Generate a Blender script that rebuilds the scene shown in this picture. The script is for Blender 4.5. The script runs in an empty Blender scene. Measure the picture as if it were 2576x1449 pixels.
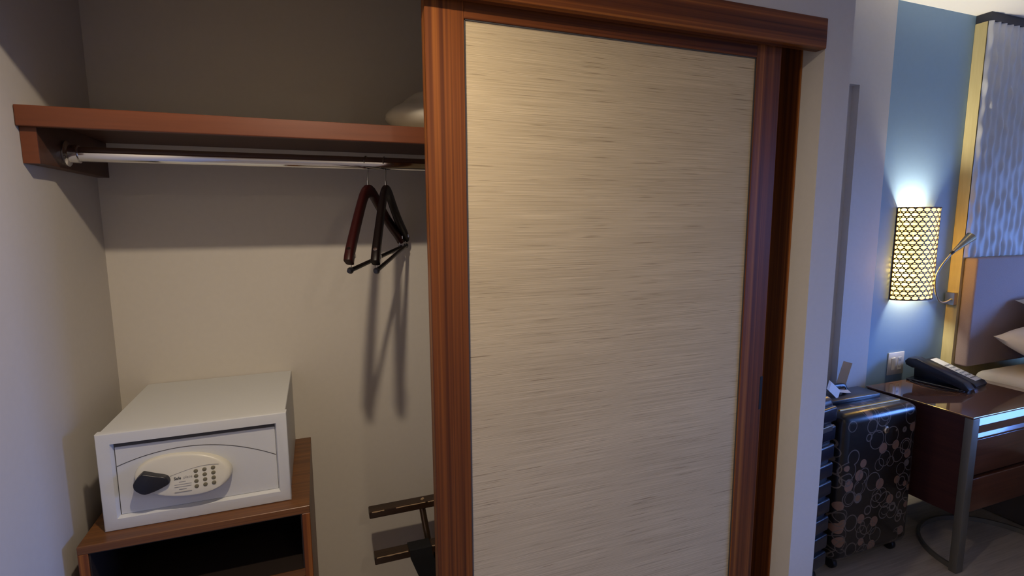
import bpy, bmesh, math, random
from mathutils import Vector, Matrix

# ------------------------------------------------------------------ camera, world, lights
C = bpy.context.scene.collection
S = bpy.context.scene
EYE = 1.5
YAW, PITCH, ROLL, FPX = 0.35820781, 0.13090496, -0.00513821, 1312.03
cam = bpy.data.cameras.new('camera')
cam.sensor_width = 36.0
cam.lens = FPX / 2576 * 36.0
cam.clip_start = 0.02
co = bpy.data.objects.new('camera', cam)
C.objects.link(co)
fw = Vector((math.sin(YAW) * math.cos(PITCH), math.cos(YAW) * math.cos(PITCH), -math.sin(PITCH)))
rt = Vector((math.cos(YAW), -math.sin(YAW), 0))
up = rt.cross(fw)
r2 = math.cos(ROLL) * rt + math.sin(ROLL) * up
u2 = -math.sin(ROLL) * rt + math.cos(ROLL) * up
mw = Matrix((r2, u2, -fw)).transposed().to_4x4()
mw.translation = (0, 0, EYE)
co.matrix_world = mw
S.camera = co

w = bpy.data.worlds.new('world')
S.world = w
w.use_nodes = True
# dusk sky: even blue above the horizon, dark ground below
wn_, wl_ = w.node_tree.nodes, w.node_tree.links
wg = wn_.new('ShaderNodeTexCoord')
wsep = wn_.new('ShaderNodeSeparateXYZ')
wl_.new(wg.outputs['Generated'], wsep.inputs[0])
wr = wn_.new('ShaderNodeValToRGB')
wr.color_ramp.elements[0].position, wr.color_ramp.elements[0].color = 0.0, (0.02, 0.022, 0.03, 1)
wr.color_ramp.elements[1].position, wr.color_ramp.elements[1].color = 0.03, (0.14, 0.32, 1.0, 1)
wl_.new(wsep.outputs['Z'], wr.inputs[0])
wl_.new(wr.outputs[0], wn_['Background'].inputs[0])
wn_['Background'].inputs[1].default_value = 37.0

def area(name, loc, rot, sx, sy, power, col, shape='RECTANGLE', spread=math.pi):
    l = bpy.data.lights.new(name, 'AREA')
    l.shape = shape
    l.size = sx
    l.size_y = sy
    l.energy = power
    l.color = col
    l.spread = spread
    o = bpy.data.objects.new(name, l)
    C.objects.link(o)
    o.location = loc
    o.rotation_euler = rot
    return o

# portal for the dusk daylight entering by the bedroom window (wall_right), facing -X
pt_ = area('window_portal', (5.57, -0.60, 1.475), (0, math.radians(90), 0), 1.15, 1.7, 1, (1, 1, 1))
pt_.data.cycles.is_portal = True
# hall downlight in front of the closet
area('hall_downlight', (-0.02, 0.685, 2.135), (0, 0, 0), 0.05, 0.05, 10.0, (1.0, 0.83, 0.63), 'DISK')
# unseen fill light behind the viewer, added to lift the ambient level
area('entry_fill_light', (0.55, -0.62, 2.135), (0, 0, 0), 0.08, 0.08, 3.5, (1.0, 0.84, 0.64), 'DISK')

vs = S.view_settings
vs.view_transform = 'Standard'
vs.look = 'None'
vs.gamma = 1.0
vs.use_curve_mapping = False
vs.exposure = 0.0

# ------------------------------------------------------------------ materials
def new_mat(name):
    m = bpy.data.materials.new(name)
    m.use_nodes = True
    return m, m.node_tree.nodes, m.node_tree.links, m.node_tree.nodes['Principled BSDF']

def plain(name, col, rough=0.5, metal=0.0, spec=0.5, noise=0.0, scale=40, bump=0.0, coat=0.0):
    m, n, l, b = new_mat(name)
    b.inputs['Base Color'].default_value = (*col, 1)
    b.inputs['Roughness'].default_value = rough
    b.inputs['Metallic'].default_value = metal
    b.inputs['Specular IOR Level'].default_value = spec
    b.inputs['Coat Weight'].default_value = coat
    b.inputs['Coat Roughness'].default_value = 0.05
    if noise or bump:
        tc = n.new('ShaderNodeTexCoord')
        nz = n.new('ShaderNodeTexNoise')
        nz.inputs['Scale'].default_value = scale
        nz.inputs['Detail'].default_value = 4
        l.new(tc.outputs['Object'], nz.inputs['Vector'])
        if noise:
            mx = n.new('ShaderNodeMix')
            mx.data_type = 'RGBA'
            mx.inputs['A'].default_value = (*[c * (1 - noise) for c in col], 1)
            mx.inputs['B'].default_value = (*[min(1, c * (1 + noise)) for c in col], 1)
            l.new(nz.outputs['Fac'], mx.inputs['Factor'])
            l.new(mx.outputs['Result'], b.inputs['Base Color'])
        if bump:
            bp = n.new('ShaderNodeBump')
            bp.inputs['Strength'].default_value = bump
            bp.inputs['Distance'].default_value = 0.002
            l.new(nz.outputs['Fac'], bp.inputs['Height'])
            l.new(bp.outputs['Normal'], b.inputs['Normal'])
    return m

def streak(name, stops, scale, rough=0.4, bump=0.0, spec=0.5, scale2=None, fine=0.4, coat=0.0):
    """colour streaks: noise stretched by a per-axis scale, passed through a ramp"""
    m, n, l, b = new_mat(name)
    tc = n.new('ShaderNodeTexCoord')
    outs = []
    for sc in (scale, scale2 or tuple(s * 4 for s in scale)):
        mp = n.new('ShaderNodeMapping')
        mp.inputs['Scale'].default_value = sc
        l.new(tc.outputs['Object'], mp.inputs['Vector'])
        nz = n.new('ShaderNodeTexNoise')
        nz.inputs['Scale'].default_value = 1.0
        nz.inputs['Detail'].default_value = 3
        nz.inputs['Distortion'].default_value = 0.0
        l.new(mp.outputs['Vector'], nz.inputs['Vector'])
        outs.append(nz.outputs['Fac'])
    mx = n.new('ShaderNodeMix')
    mx.inputs[0].default_value = fine
    l.new(outs[0], mx.inputs[2])
    l.new(outs[1], mx.inputs[3])
    cr = n.new('ShaderNodeValToRGB')
    e = cr.color_ramp.elements
    e[0].position, e[0].color = stops[0][0], (*stops[0][1], 1)
    e[1].position, e[1].color = stops[-1][0], (*stops[-1][1], 1)
    for p, c in stops[1:-1]:
        x = e.new(p)
        x.color = (*c, 1)
    l.new(mx.outputs[0], cr.inputs[0])
    l.new(cr.outputs[0], b.inputs['Base Color'])
    b.inputs['Roughness'].default_value = rough
    b.inputs['Specular IOR Level'].default_value = spec
    b.inputs['Coat Weight'].default_value = coat
    b.inputs['Coat Roughness'].default_value = 0.08
    if bump:
        bp = n.new('ShaderNodeBump')
        bp.inputs['Strength'].default_value = bump
        bp.inputs['Distance'].default_value = 0.001
        l.new(mx.outputs[0], bp.inputs['Height'])
        l.new(bp.outputs['Normal'], b.inputs['Normal'])
    return m

def emit(name, col, strength):
    m, n, l, b = new_mat(name)
    b.inputs['Base Color'].default_value = (*col, 1)
    b.inputs['Emission Color'].default_value = (*col, 1)
    b.inputs['Emission Strength'].default_value = strength
    return m

ZEB = [(0.36, (0.055, 0.014, 0.005)), (0.46, (0.12, 0.033, 0.008)), (0.54, (0.19, 0.055, 0.011)), (0.66, (0.36, 0.125, 0.022))]
M = {}
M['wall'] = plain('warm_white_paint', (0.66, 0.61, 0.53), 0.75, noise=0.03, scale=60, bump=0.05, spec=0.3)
M['wall_left'] = plain('darkened_wall_paint', (0.55, 0.51, 0.455), 0.75, noise=0.03, scale=60, bump=0.05, spec=0.3)  # wall paint darkened in place of weaker light on this wall
M['wall_bed'] = plain('pale_paint', (0.66, 0.63, 0.58), 0.7, noise=0.03, scale=60, bump=0.05, spec=0.3)
M['blue'] = plain('blue_paint', (0.255, 0.385, 0.51), 0.7, noise=0.03, scale=50, bump=0.05, spec=0.3)
M['ceiling'] = plain('ceiling_paint', (0.78, 0.74, 0.66), 0.85, noise=0.02, scale=80, bump=0.05)
M['floor'] = streak('pale_plank_floor', [(0.3, (0.34, 0.285, 0.225)), (0.7, (0.50, 0.43, 0.345))], (2.2, 40, 1), 0.45)
M['wood_v'] = streak('striped_wood_upright', ZEB, (55, 55, 0.35), 0.38, 0.05, spec=0.35, scale2=(170, 170, 1.2), fine=0.28)
M['wood_h'] = streak('striped_wood_level', ZEB, (0.35, 55, 55), 0.38, 0.05, spec=0.35, scale2=(1.2, 170, 170), fine=0.28)
M['wood_cab'] = streak('cabinet_veneer', [(0.3, (0.070, 0.024, 0.007)), (0.7, (0.215, 0.082, 0.020))], (0.8, 60, 60), 0.35, 0.05)
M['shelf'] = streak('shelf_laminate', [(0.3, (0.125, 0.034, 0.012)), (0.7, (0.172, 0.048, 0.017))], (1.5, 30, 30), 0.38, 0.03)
M['shelf_shaded'] = streak('shelf_laminate_shaded', [(0.3, (0.06, 0.022, 0.010)), (0.7, (0.09, 0.034, 0.016))], (1.5, 30, 30), 0.45)  # shelf laminate darkened for the shade below the shelf and on its cleats
def grasscloth():
    m, n, l, b = new_mat('woven_grasscloth')
    tc = n.new('ShaderNodeTexCoord')
    def nz(sc, det=2):
        mp = n.new('ShaderNodeMapping')
        mp.inputs['Scale'].default_value = sc
        l.new(tc.outputs['Object'], mp.inputs['Vector'])
        x = n.new('ShaderNodeTexNoise')
        x.inputs['Scale'].default_value = 1.0
        x.inputs['Detail'].default_value = det
        l.new(mp.outputs['Vector'], x.inputs['Vector'])
        return x.outputs['Fac']
    def ramp(fac, stops):
        r = n.new('ShaderNodeValToRGB')
        e = r.color_ramp.elements
        e[0].position, e[0].color = stops[0][0], (*stops[0][1], 1)
        e[1].position, e[1].color = stops[1][0], (*stops[1][1], 1)
        l.new(fac, r.inputs[0])
        return r.outputs[0]
    def mul(a, b_):
        x = n.new('ShaderNodeMix')
        x.data_type = 'RGBA'
        x.blend_type = 'MULTIPLY'
        x.inputs['Factor'].default_value = 1.0
        l.new(a, x.inputs['A'])
        l.new(b_, x.inputs['B'])
        return x.outputs['Result']
    thread = nz((3.0, 3.0, 520), 3)
    c = ramp(thread, [(0.25, (0.49, 0.39, 0.235)), (0.75, (0.71, 0.585, 0.37))])
    c = mul(c, ramp(nz((7, 7, 430)), [(0.27, (0.50, 0.46, 0.42)), (0.37, (1, 1, 1))]))      # dark slubs
    c = mul(c, ramp(nz((6, 6, 1100)), [(0.3, (0.82, 0.81, 0.80)), (0.7, (1.12, 1.12, 1.12))]))
    c = mul(c, ramp(nz((1.2, 1.2, 9)), [(0.3, (0.93, 0.92, 0.91)), (0.7, (1.05, 1.05, 1.05))]))
    l.new(c, b.inputs['Base Color'])
    b.inputs['Roughness'].default_value = 0.85
    b.inputs['Specular IOR Level'].default_value = 0.2
    bp = n.new('ShaderNodeBump')
    bp.inputs['Strength'].default_value = 0.3
    bp.inputs['Distance'].default_value = 0.0008
    l.new(thread, bp.inputs['Height'])
    l.new(bp.outputs['Normal'], b.inputs['Normal'])
    return m
M['grass'] = grasscloth()
M['chrome'] = plain('chrome', (0.85, 0.85, 0.86), 0.09, 1.0)
M['steel'] = plain('brushed_steel', (0.55, 0.54, 0.50), 0.28, 1.0)
M['white_metal'] = plain('white_enamel', (0.64, 0.65, 0.64), 0.42, noise=0.015, scale=200)
M['cream_plastic'] = plain('cream_plastic', (0.66, 0.63, 0.52), 0.35)
M['black_plastic'] = plain('black_plastic', (0.012, 0.012, 0.016), 0.3)
M['groove'] = plain('groove_grey', (0.07, 0.065, 0.06), 0.7)
M['key'] = plain('olive_key', (0.17, 0.15, 0.085), 0.5)
M['print'] = plain('dark_print', (0.06, 0.06, 0.06), 0.7)
M['print_grey'] = plain('grey_print', (0.27, 0.26, 0.25), 0.7)
M['hanger_red'] = plain('mahogany_lacquer', (0.026, 0.004, 0.004), 0.38, spec=0.3)
M['hanger_black'] = plain('black_lacquer', (0.006, 0.003, 0.003), 0.38, spec=0.25)
M['rack'] = streak('dark_rack_wood', [(0.3, (0.020, 0.009, 0.004)), (0.7, (0.050, 0.023, 0.010))], (4, 60, 60), 0.35)
M['bronze'] = plain('bronze_tube', (0.20, 0.14, 0.09), 0.3, 0.9)
M['worn'] = plain('bare_worn_wood', (0.55, 0.38, 0.22), 0.6, noise=0.2, scale=120)
M['strap'] = plain('black_webbing', (0.006, 0.006, 0.007), 0.85, bump=0.3, scale=400)
M['linen'] = plain('white_linen', (0.62, 0.58, 0.49), 0.9, noise=0.04, scale=30, bump=0.2)
M['bedlinen'] = plain('bed_linen', (0.72, 0.68, 0.60), 0.9, noise=0.03, scale=30, bump=0.2)
M['inside_shade'] = plain('cabinet_shade', (0.016, 0.009, 0.006), 0.6)  # near-black in place of the shade inside the cabinet

# ------------------------------------------------------------------ mesh helpers
def mesh_obj(name, bm, mat, parent=None, smooth=None, local=False):
    """link a bmesh as one object; vertices are given in world space unless local"""
    bmesh.ops.recalc_face_normals(bm, faces=bm.faces)
    me = bpy.data.meshes.new(name)
    bm.to_mesh(me)
    bm.free()
    if parent is not None and not local:
        off = Vector(parent.get('_o', (0, 0, 0)))
        me.transform(Matrix.Translation(-off))
    if parent is None and not local:
        vs_ = [v.co for v in me.vertices]
        cx = (min(v.x for v in vs_) + max(v.x for v in vs_)) / 2
        cy = (min(v.y for v in vs_) + max(v.y for v in vs_)) / 2
        cz = min(v.z for v in vs_)
        off = Vector((cx, cy, cz))
        me.transform(Matrix.Translation(-off))
    me.materials.append(mat)
    if smooth is not None:
        me.shade_smooth()
        me.set_sharp_from_angle(angle=math.radians(smooth))
    o = bpy.data.objects.new(name, me)
    C.objects.link(o)
    if parent is not None:
        o.parent = parent
        o['_o'] = list(parent.get('_o', (0, 0, 0)))
    elif not local:
        o.location = off
        o['_o'] = list(off)
    return o

def thing(name, label, cat, loc, group=None, rot=(0, 0, 0)):
    o = bpy.data.objects.new(name, None)
    o.empty_display_size = 0.05
    C.objects.link(o)
    o.location = loc
    o.rotation_euler = rot
    o['_o'] = list(loc)
    tag(o, label, cat, group)
    return o

def tag(o, label, cat, group=None):
    o['label'] = label
    o['category'] = cat
    if group:
        o['group'] = group
    return o

def structure(o, label=None):
    o['kind'] = 'structure'
    if label:
        o['label'] = label
    return o

def box(bm, x0, x1, y0, y1, z0, z1, bev=0.0, seg=2):
    vs_ = [bm.verts.new((x, y, z)) for x in (x0, x1) for y in (y0, y1) for z in (z0, z1)]
    fs = []
    for idx in ((0, 1, 3, 2), (4, 6, 7, 5), (0, 4, 5, 1), (2, 3, 7, 6), (0, 2, 6, 4), (1, 5, 7, 3)):
        fs.append(bm.faces.new([vs_[i] for i in idx]))
    if bev > 0:
        es = list({e for f in fs for e in f.edges})
        bmesh.ops.bevel(bm, geom=es, offset=bev, segments=seg, affect='EDGES', profile=0.5)
    return bm

def B(x0, x1, y0, y1, z0, z1, bev=0.0, seg=2):
    return box(bmesh.new(), x0, x1, y0, y1, z0, z1, bev, seg)

def frame_at(t, prev=None):
    t = t.normalized()
    a = prev if prev is not None else (Vector((0, 0, 1)) if abs(t.z) < 0.9 else Vector((1, 0, 0)))
    s = t.cross(a)
    if s.length < 1e-6:
        s = t.cross(Vector((0, 1, 0)))
    s.normalize()
    return s, s.cross(t).normalized()

def tube(bm, pts, r, n=12, caps=True, ry=None):
    """sweep a circle (or an ellipse r x ry) along a polyline; r may be a list"""
    pts = [Vector(p) for p in pts]
    rings = []
    upv = None
    for i, p in enumerate(pts):
        t = (pts[min(i + 1, len(pts) - 1)] - pts[max(i - 1, 0)])
        s, u = frame_at(t, upv)
        upv = u
        rr = r[i] if isinstance(r, (list, tuple)) else r
        rb = rr if ry is None else (ry[i] if isinstance(ry, (list, tuple)) else ry)
        rings.append([bm.verts.new(p + s * rr * math.cos(2 * math.pi * k / n) + u * rb * math.sin(2 * math.pi * k / n)) for k in range(n)])
    for a, b in zip(rings, rings[1:]):
        for k in range(n):
            bm.faces.new((a[k], a[(k + 1) % n], b[(k + 1) % n], b[k]))
    if caps:
        bm.faces.new(rings[0])
        bm.faces.new(list(reversed(rings[-1])))
    return bm

def T(pts, r, n=12, caps=True, ry=None):
    return tube(bmesh.new(), pts, r, n, caps, ry)

def lathe(bm, prof, axis_o, axis='Z', n=24):
    """revolve (radius, along) profile around an axis through axis_o"""
    o = Vector(axis_o)
    rings = []
    for r, h in prof:
        ring = []
        for k in range(n):
            a = 2 * math.pi * k / n
            c, s = r * math.cos(a), r * math.sin(a)
            v = {'Z': (c, s, h), 'Y': (c, h, s), 'X': (h, c, s)}[axis]
            ring.append(bm.verts.new(o + Vector(v)))
        rings.append(ring)
    for a, b in zip(rings, rings[1:]):
        for k in range(n):
            bm.faces.new((a[k], a[(k + 1) % n], b[(k + 1) % n], b[k]))
    bm.faces.new(rings[0])
    bm.faces.new(rings[-1])
    return bm

def prism(bm, poly, h0, h1, plane='XZ'):
    """extrude a polygon: XZ along y, XY along z, YZ along x"""
    f = {'XZ': lambda a, b, h: (a, h, b), 'XY': lambda a, b, h: (a, b, h), 'YZ': lambda a, b, h: (h, a, b)}[plane]
    a = [bm.verts.new(f(p[0], p[1], h0)) for p in poly]
    b = [bm.verts.new(f(p[0], p[1], h1)) for p in poly]
    bm.faces.new(a)
    bm.faces.new(list(reversed(b)))
    k = len(poly)
    for i in range(k):
        bm.faces.new((a[i], a[(i + 1) % k], b[(i + 1) % k], b[i]))
    return bm

def ribbon(bm, pts, width, thick, side):
    """flat band along a polyline; side = width direction"""
    side = Vector(side).normalized()
    pts = [Vector(p) for p in pts]
    rings = []
    for i, p in enumerate(pts):
        t = (pts[min(i + 1, len(pts) - 1)] - pts[max(i - 1, 0)]).normalized()
        nrm = t.cross(side).normalized()
        rings.append([bm.verts.new(p + side * a * width / 2 + nrm * b * thick / 2) for a, b in ((-1, -1), (1, -1), (1, 1), (-1, 1))])
    for a, b in zip(rings, rings[1:]):
        for k in range(4):
            bm.faces.new((a[k], a[(k + 1) % 4], b[(k + 1) % 4], b[k]))
    bm.faces.new(rings[0])
    bm.faces.new(list(reversed(rings[-1])))
    return bm

def text_mesh(txt, size, bold=0.0):
    cu = bpy.data.curves.new('t', 'FONT')
    cu.body = txt
    cu.size = size
    cu.offset = bold
    cu.extrude = 0.00012
    o = bpy.data.objects.new('t', cu)
    C.objects.link(o)
    dg = bpy.context.evaluated_depsgraph_get()
    me = bpy.data.meshes.new_from_object(o.evaluated_get(dg))
    bpy.data.objects.remove(o)
    return me

# ------------------------------------------------------------------ layout constants (metres, floor = 0)
XL = -0.548          # closet left wall
YB = 1.75            # back wall of closet and bedroom
YF = 1.085            # front face of the closet partition
XO = 1.310          # right side of the closet opening
XG = 1.4115           # outer corner of the partition
ZC = 2.485           # bedroom ceiling
ZH = 2.20            # hall and closet ceiling
HB = EYE + .450           # underside of the wooden header
HT = EYE + .5268           # top of the wooden header

# ------------------------------------------------------------------ room shell
structure(mesh_obj('floor', B(-0.75, 5.65, -2.4, 1.95, -0.06, 0.0), M['floor']))
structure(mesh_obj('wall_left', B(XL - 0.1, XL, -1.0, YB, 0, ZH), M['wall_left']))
structure(mesh_obj('wall_back', B(XL - 0.1, XG, YB, YB + 0.1, 0, ZH), M['wall']))
bm = bmesh.new()                                             # partition in front of the closet, with its opening
box(bm, XO, XG, YF, YB, 0, ZC)
box(bm, XL, XO, YF, 1.21, HT + .001, ZC)
structure(mesh_obj('wall_front', bm, M['wall_bed']))
# bedroom back wall: pale part with the connecting door opening, then the blue part
DX0, DX1, DZ = 1.45, 2.326, 2.092
bm = bmesh.new()
box(bm, XG, DX0, YB - 0.012, YB + 0.1, 0, ZC)
box(bm, DX1, 2.53, YB - 0.012, YB + 0.1, 0, ZC)
box(bm, DX0, DX1, YB - 0.012, YB + 0.1, DZ, ZC)
structure(mesh_obj('wall_bedroom_pale', bm, M['wall_bed']))
structure(mesh_obj('wall_bedroom_blue', B(2.53, 5.5, YB, YB + 0.1, 0, ZC), M['blue']))
d = structure(mesh_obj('door_1', B(DX0, DX1, YB + 0.022, YB + 0.062, 0.005, DZ), M['wall_bed'], smooth=None))
hdl = mesh_obj('door_handle', T([(DX0 + .07, YB + .022, 1.0), (DX0 + .07, YB - .03, 1.0), (DX0 + .18, YB - .03, 1.0)], 0.009), M['steel'], d, 40)
structure(mesh_obj('ceiling', B(XG, 5.65, -2.4, YB + 0.1, ZC, ZC + 0.08), M['ceiling']))
structure(mesh_obj('ceiling_hall', B(XL - 0.1, XG, -1.0, YF, ZH, ZH + 0.3), M['ceiling']))
structure(mesh_obj('ceiling_closet', B(XL, XO, 1.21, YB, ZH, ZH + 0.08), M['wall']))
# walls behind the viewer
structure(mesh_obj('wall_hall_rear', B(XL - 0.1, XG, -1.1, -1.0, 0, ZC), M['wall']))
structure(mesh_obj('wall_bathroom_side', B(XG - 0.1, XG, -2.4, -1.1, 0, ZC), M['wall_bed']))
structure(mesh_obj('wall_bedroom_rear', B(XG, 5.5, -2.5, -2.4, 0, ZC), M['wall_bed']))
bm = bmesh.new()
WY0, WY1, WZ0, WZ1 = -1.45, 0.25, 0.9, 2.05
box(bm, 5.5, 5.6, -2.4, WY0, 0, ZC)
box(bm, 5.5, 5.6, WY1, YB, 0, ZC)
box(bm, 5.5, 5.6, WY0, WY1, 0, WZ0)
box(bm, 5.5, 5.6, WY0, WY1, WZ1, ZC)
structure(mesh_obj('wall_right', bm, M['wall_bed']))
bm = bmesh.new()
for a, b_ in ((WY0, WY0 + .05), (WY1 - .05, WY1), (-.625, -.575)):
    box(bm, 5.5, 5.56, a, b_, WZ0, WZ1)
for a, b_ in ((WZ0, WZ0 + .05), (WZ1 - .05, WZ1)):
    box(bm, 5.5, 5.56, WY0 + .05, -.625, a, b_)
    box(bm, 5.5, 5.56, -.575, WY1 - .05, a, b_)
wn = structure(mesh_obj('window_1', bm, M['white_metal']))
m_, n_, l_, b_ = new_mat('window_glass')
tr, gl, mx_ = n_.new('ShaderNodeBsdfTransparent'), n_.new('ShaderNodeBsdfGlossy'), n_.new('ShaderNodeMixShader')
gl.inputs['Roughness'].default_value = 0.02
mx_.inputs[0].default_value = 0.06
l_.new(tr.outputs[0], mx_.inputs[1])
l_.new(gl.outputs[0], mx_.inputs[2])
l_.new(mx_.outputs[0], n_['Material Output'].inputs[0])
M['night_glass'] = m_
mesh_obj('pane', B(5.53, 5.536, WY0 + .05, -.625, WZ0 + .05, WZ1 - .05), M['night_glass'], wn)
mesh_obj('pane', B(5.53, 5.536, -.575, WY1 - .05, WZ0 + .05, WZ1 - .05), M['night_glass'], wn)

# wooden header and side jamb of the closet opening
structure(mesh_obj('trim_1', B(XL, XO, YF - 0.004, 1.114, HB, HT, 0.0015, 1), M['wood_h']), 'striped wood header over the closet opening')
structure(mesh_obj('trim_2', B(XO - 0.004, XO, 1.153, 1.27, 0, HT, 0.001, 1), M['wood_v']), 'striped wood side jamb of the closet opening')

# ------------------------------------------------------------------ sliding door
DL, DR, DY = 0.231, 1.1956, 1.120
PL, PR, PT = 0.3151, 1.1113, EYE + .419
dt = thing('sliding_closet_door', 'sliding closet door with striped wood frame and beige grasscloth panel', 'door', ((DL + DR) / 2, DY + .017, 0.008))
mesh_obj('stile', B(DL, PL, DY, DY + .035, 0.012, EYE + .50, 0.0015, 1), M['wood_v'], dt)
mesh_obj('stile', B(PR, DR, DY, DY + .035, 0.012, EYE + .50, 0.0015, 1), M['wood_v'], dt)
mesh_obj('top_rail', B(PL, PR, DY, DY + .035, PT, EYE + .50, 0.001, 1), M['wood_h'], dt)
mesh_obj('bottom_rail', B(PL, PR, DY, DY + .035, 0.012, 0.10, 0.001, 1), M['wood_h'], dt)
mesh_obj('grasscloth_panel', B(PL, PR, DY + .005, DY + .03, 0.10, PT), M['grass'], dt)
bm = bmesh.new()
for a, b_ in ((PL, PL + .0025), (PR - .0025, PR)):
    box(bm, a, b_, DY + .0025, DY + .006, 0.10, PT)
box(bm, PL, PR, DY + .0025, DY + .006, PT - .0025, PT)
mesh_obj('panel_bead', bm, M['groove'], dt)
fp = mesh_obj('finger_pull', B(DR - .010, DR + .0006, DY - .0008, DY + .02, EYE - .555, EYE - .455, 0.001, 1), M['black_plastic'], dt)
fp['label'] = 'dark slim finger pull at the door edge'
mesh_obj('bottom_guide', B(DL + .1, DR - .1, DY + .01, DY + .024, 0.0, 0.014), M['steel'], dt)

# ------------------------------------------------------------------ shelf, cleats, hanging rod
sh = thing('closet_shelf', 'reddish brown wooden shelf above the hanging rod', 'shelf', (0.3, 1.55, EYE + .12))
mesh_obj('shelf_board', B(XL + .001, XO - .001, 1.362, YB - .001, EYE + .211, EYE + .2290), M['shelf_shaded'], sh)
M['shelf_bounce_top'] = plain('pale_bounce_sheet', (0.52, 0.42, 0.32), 0.4, noise=.05, scale=30)  # unseen pale sheet, added to bounce light into the niche above
mesh_obj('shelf_bounce_top', B(XL + .001, XO - .001, 1.3635, YB - .001, EYE + .2290, EYE + .2305), M['shelf_bounce_top'], sh)
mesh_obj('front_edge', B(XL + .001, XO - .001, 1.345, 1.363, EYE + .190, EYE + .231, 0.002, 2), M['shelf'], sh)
cl = mesh_obj('side_cleat', B(XL + .001, XL + .028, 1.362, YB - .001, EYE + .118, EYE + .211, 0.001, 1), M['shelf_shaded'], sh)
mesh_obj('side_cleat', B(XO - .028, XO - .001, 1.362, YB - .001, EYE + .118, EYE + .211, 0.001, 1), M['shelf_shaded'], sh)
mesh_obj('cleat_end', B(XL + .001, XL + .028, 1.360, 1.3622, EYE + .118, EYE + .190), M['shelf'], sh)  # keeps the lit shelf tone on the cleat front
RY, RZ, RR = 1.49, EYE + .1525, .0168
rod = thing('hanging_rod', 'round chrome hanging rod under the closet shelf', 'rod', (0.3, RY, RZ - RR))
mesh_obj('bar', T([(XL + .03, RY, RZ), (XO - .03, RY, RZ)], RR, 32), M['chrome'], rod, 40)
for s, xe in ((1, XL + .0285), (-1, XO - .0285)):
    bm = bmesh.new()
    lathe(bm, [(.0285, 0), (.0285, s * .003), (.0245, s * .006), (.0205, s * .008), (.0205, s * .024), (.018, s * .0255)], (xe, RY, RZ), 'X', 28)
    mesh_obj('end_flange', bm, M['chrome'], rod, 40)

# ------------------------------------------------------------------ hangers
def hanger(loc, ang, tilt, label, mat, bow):
    t = thing('coat_hanger', label, 'hanger', loc, 'wooden hangers on the closet rod', (0, math.radians(-tilt), math.radians(ang)))
    prof = [(-.218, -.222), (-.212, -.214), (-.195, -.198), (-.165, -.176), (-.13, -.149), (-.095, -.120), (-.065, -.094), (-.045, -.077), (-.028, -.066), (-.013, -.0610), (0, -.0598)]
    prof = prof + [(-a, b) for a, b in reversed(prof[:-1])]
    pts = [Vector((x, bow * (x / .218) ** 2, z - .014)) for x, z in prof]
    bm = bmesh.new()
    rings = []
    for i, p in enumerate(pts):                                # rounded-rectangle section swept along the shoulder line
        tg = (pts[min(i + 1, len(pts) - 1)] - pts[max(i - 1, 0)]).normalized()
        nrm = Vector((-tg.z, 0, tg.x)).normalized()
        k = abs(p.x) / .218
        hh = .0175 - .003 * k
        ww = .0080 + .0025 * k
        ring = []
        for j in range(12):
            a = 2 * math.pi * (j + .5) / 12
            cx = math.copysign(abs(math.cos(a)) ** .55, math.cos(a))
            cz = math.copysign(abs(math.sin(a)) ** .55, math.sin(a))
            ring.append(bm.verts.new(p + Vector((0, cx * ww, 0)) + nrm * cz * hh))
        rings.append(ring)
    for a, b in zip(rings, rings[1:]):
        for j in range(12):
            bm.faces.new((a[j], a[(j + 1) % 12], b[(j + 1) % 12], b[j]))
    bm.faces.new(rings[0])
    bm.faces.new(list(reversed(rings[-1])))
    mesh_obj('body', bm, mat, t, 45, local=True)
    hk = RR + .0016
    pts2 = [(hk * math.cos(math.radians(a)), 0, hk * math.sin(math.radians(a))) for a in range(-60, 191, 12)]
    hp = [(0, 0, -.065), (0, 0, -.042), (.004, 0, -.030)] + pts2
    mesh_obj('hook', T(hp, .0016, 8), M['steel'], t, 40, local=True)
    mesh_obj('ferrule', T([(0, 0, -.066), (0, 0, -.046)], .0030, 10), M['steel'], t, 40, local=True)
    yb_ = bow
    bar = mesh_obj('trouser_bar', T([(-.208, yb_, -.257), (.208, yb_, -.257)], .0055, 10), M['hanger_black'], t, 40, local=True)
    for s in (-1, 1):
        mesh_obj('bar_end', T([(s * .208, yb_, -.257), (s * .213, yb_, -.257), (s * .222, yb_, -.257)], [.007, .0085, .005], 10), M['black_plastic'], bar, 40, local=True)
        mesh_obj('bar_wire', T([(s * .200, yb_, -.222), (s * .205, yb_, -.238), (s * .205, yb_, -.257)], .0014, 6), M['steel'], bar, 40, local=True)
        bm = bmesh.new()
        box(bm, s * .204 - .004, s * .204 + .004, yb_ - .0115, yb_ - .0100, -.228, -.219)
        mesh_obj('plate', bm, M['chrome'], t, local=True)
        mesh_obj('screw', T([(s * .2060, yb_ * .88, -.2075), (s * .2090, yb_ * .88, -.2033)], .0052, 12), M['chrome'], t, 40, local=True)
    return t
hanger((0.139, RY, RZ), 65, 4.5, 'dark red lacquered wooden hanger with trouser bar, farther from the door', M['hanger_red'], -.018)
hanger((0.187, RY, RZ), 71, 5.5, 'black lacquered wooden hanger with trouser bar, next to the door', M['hanger_black'], -.010)

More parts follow.
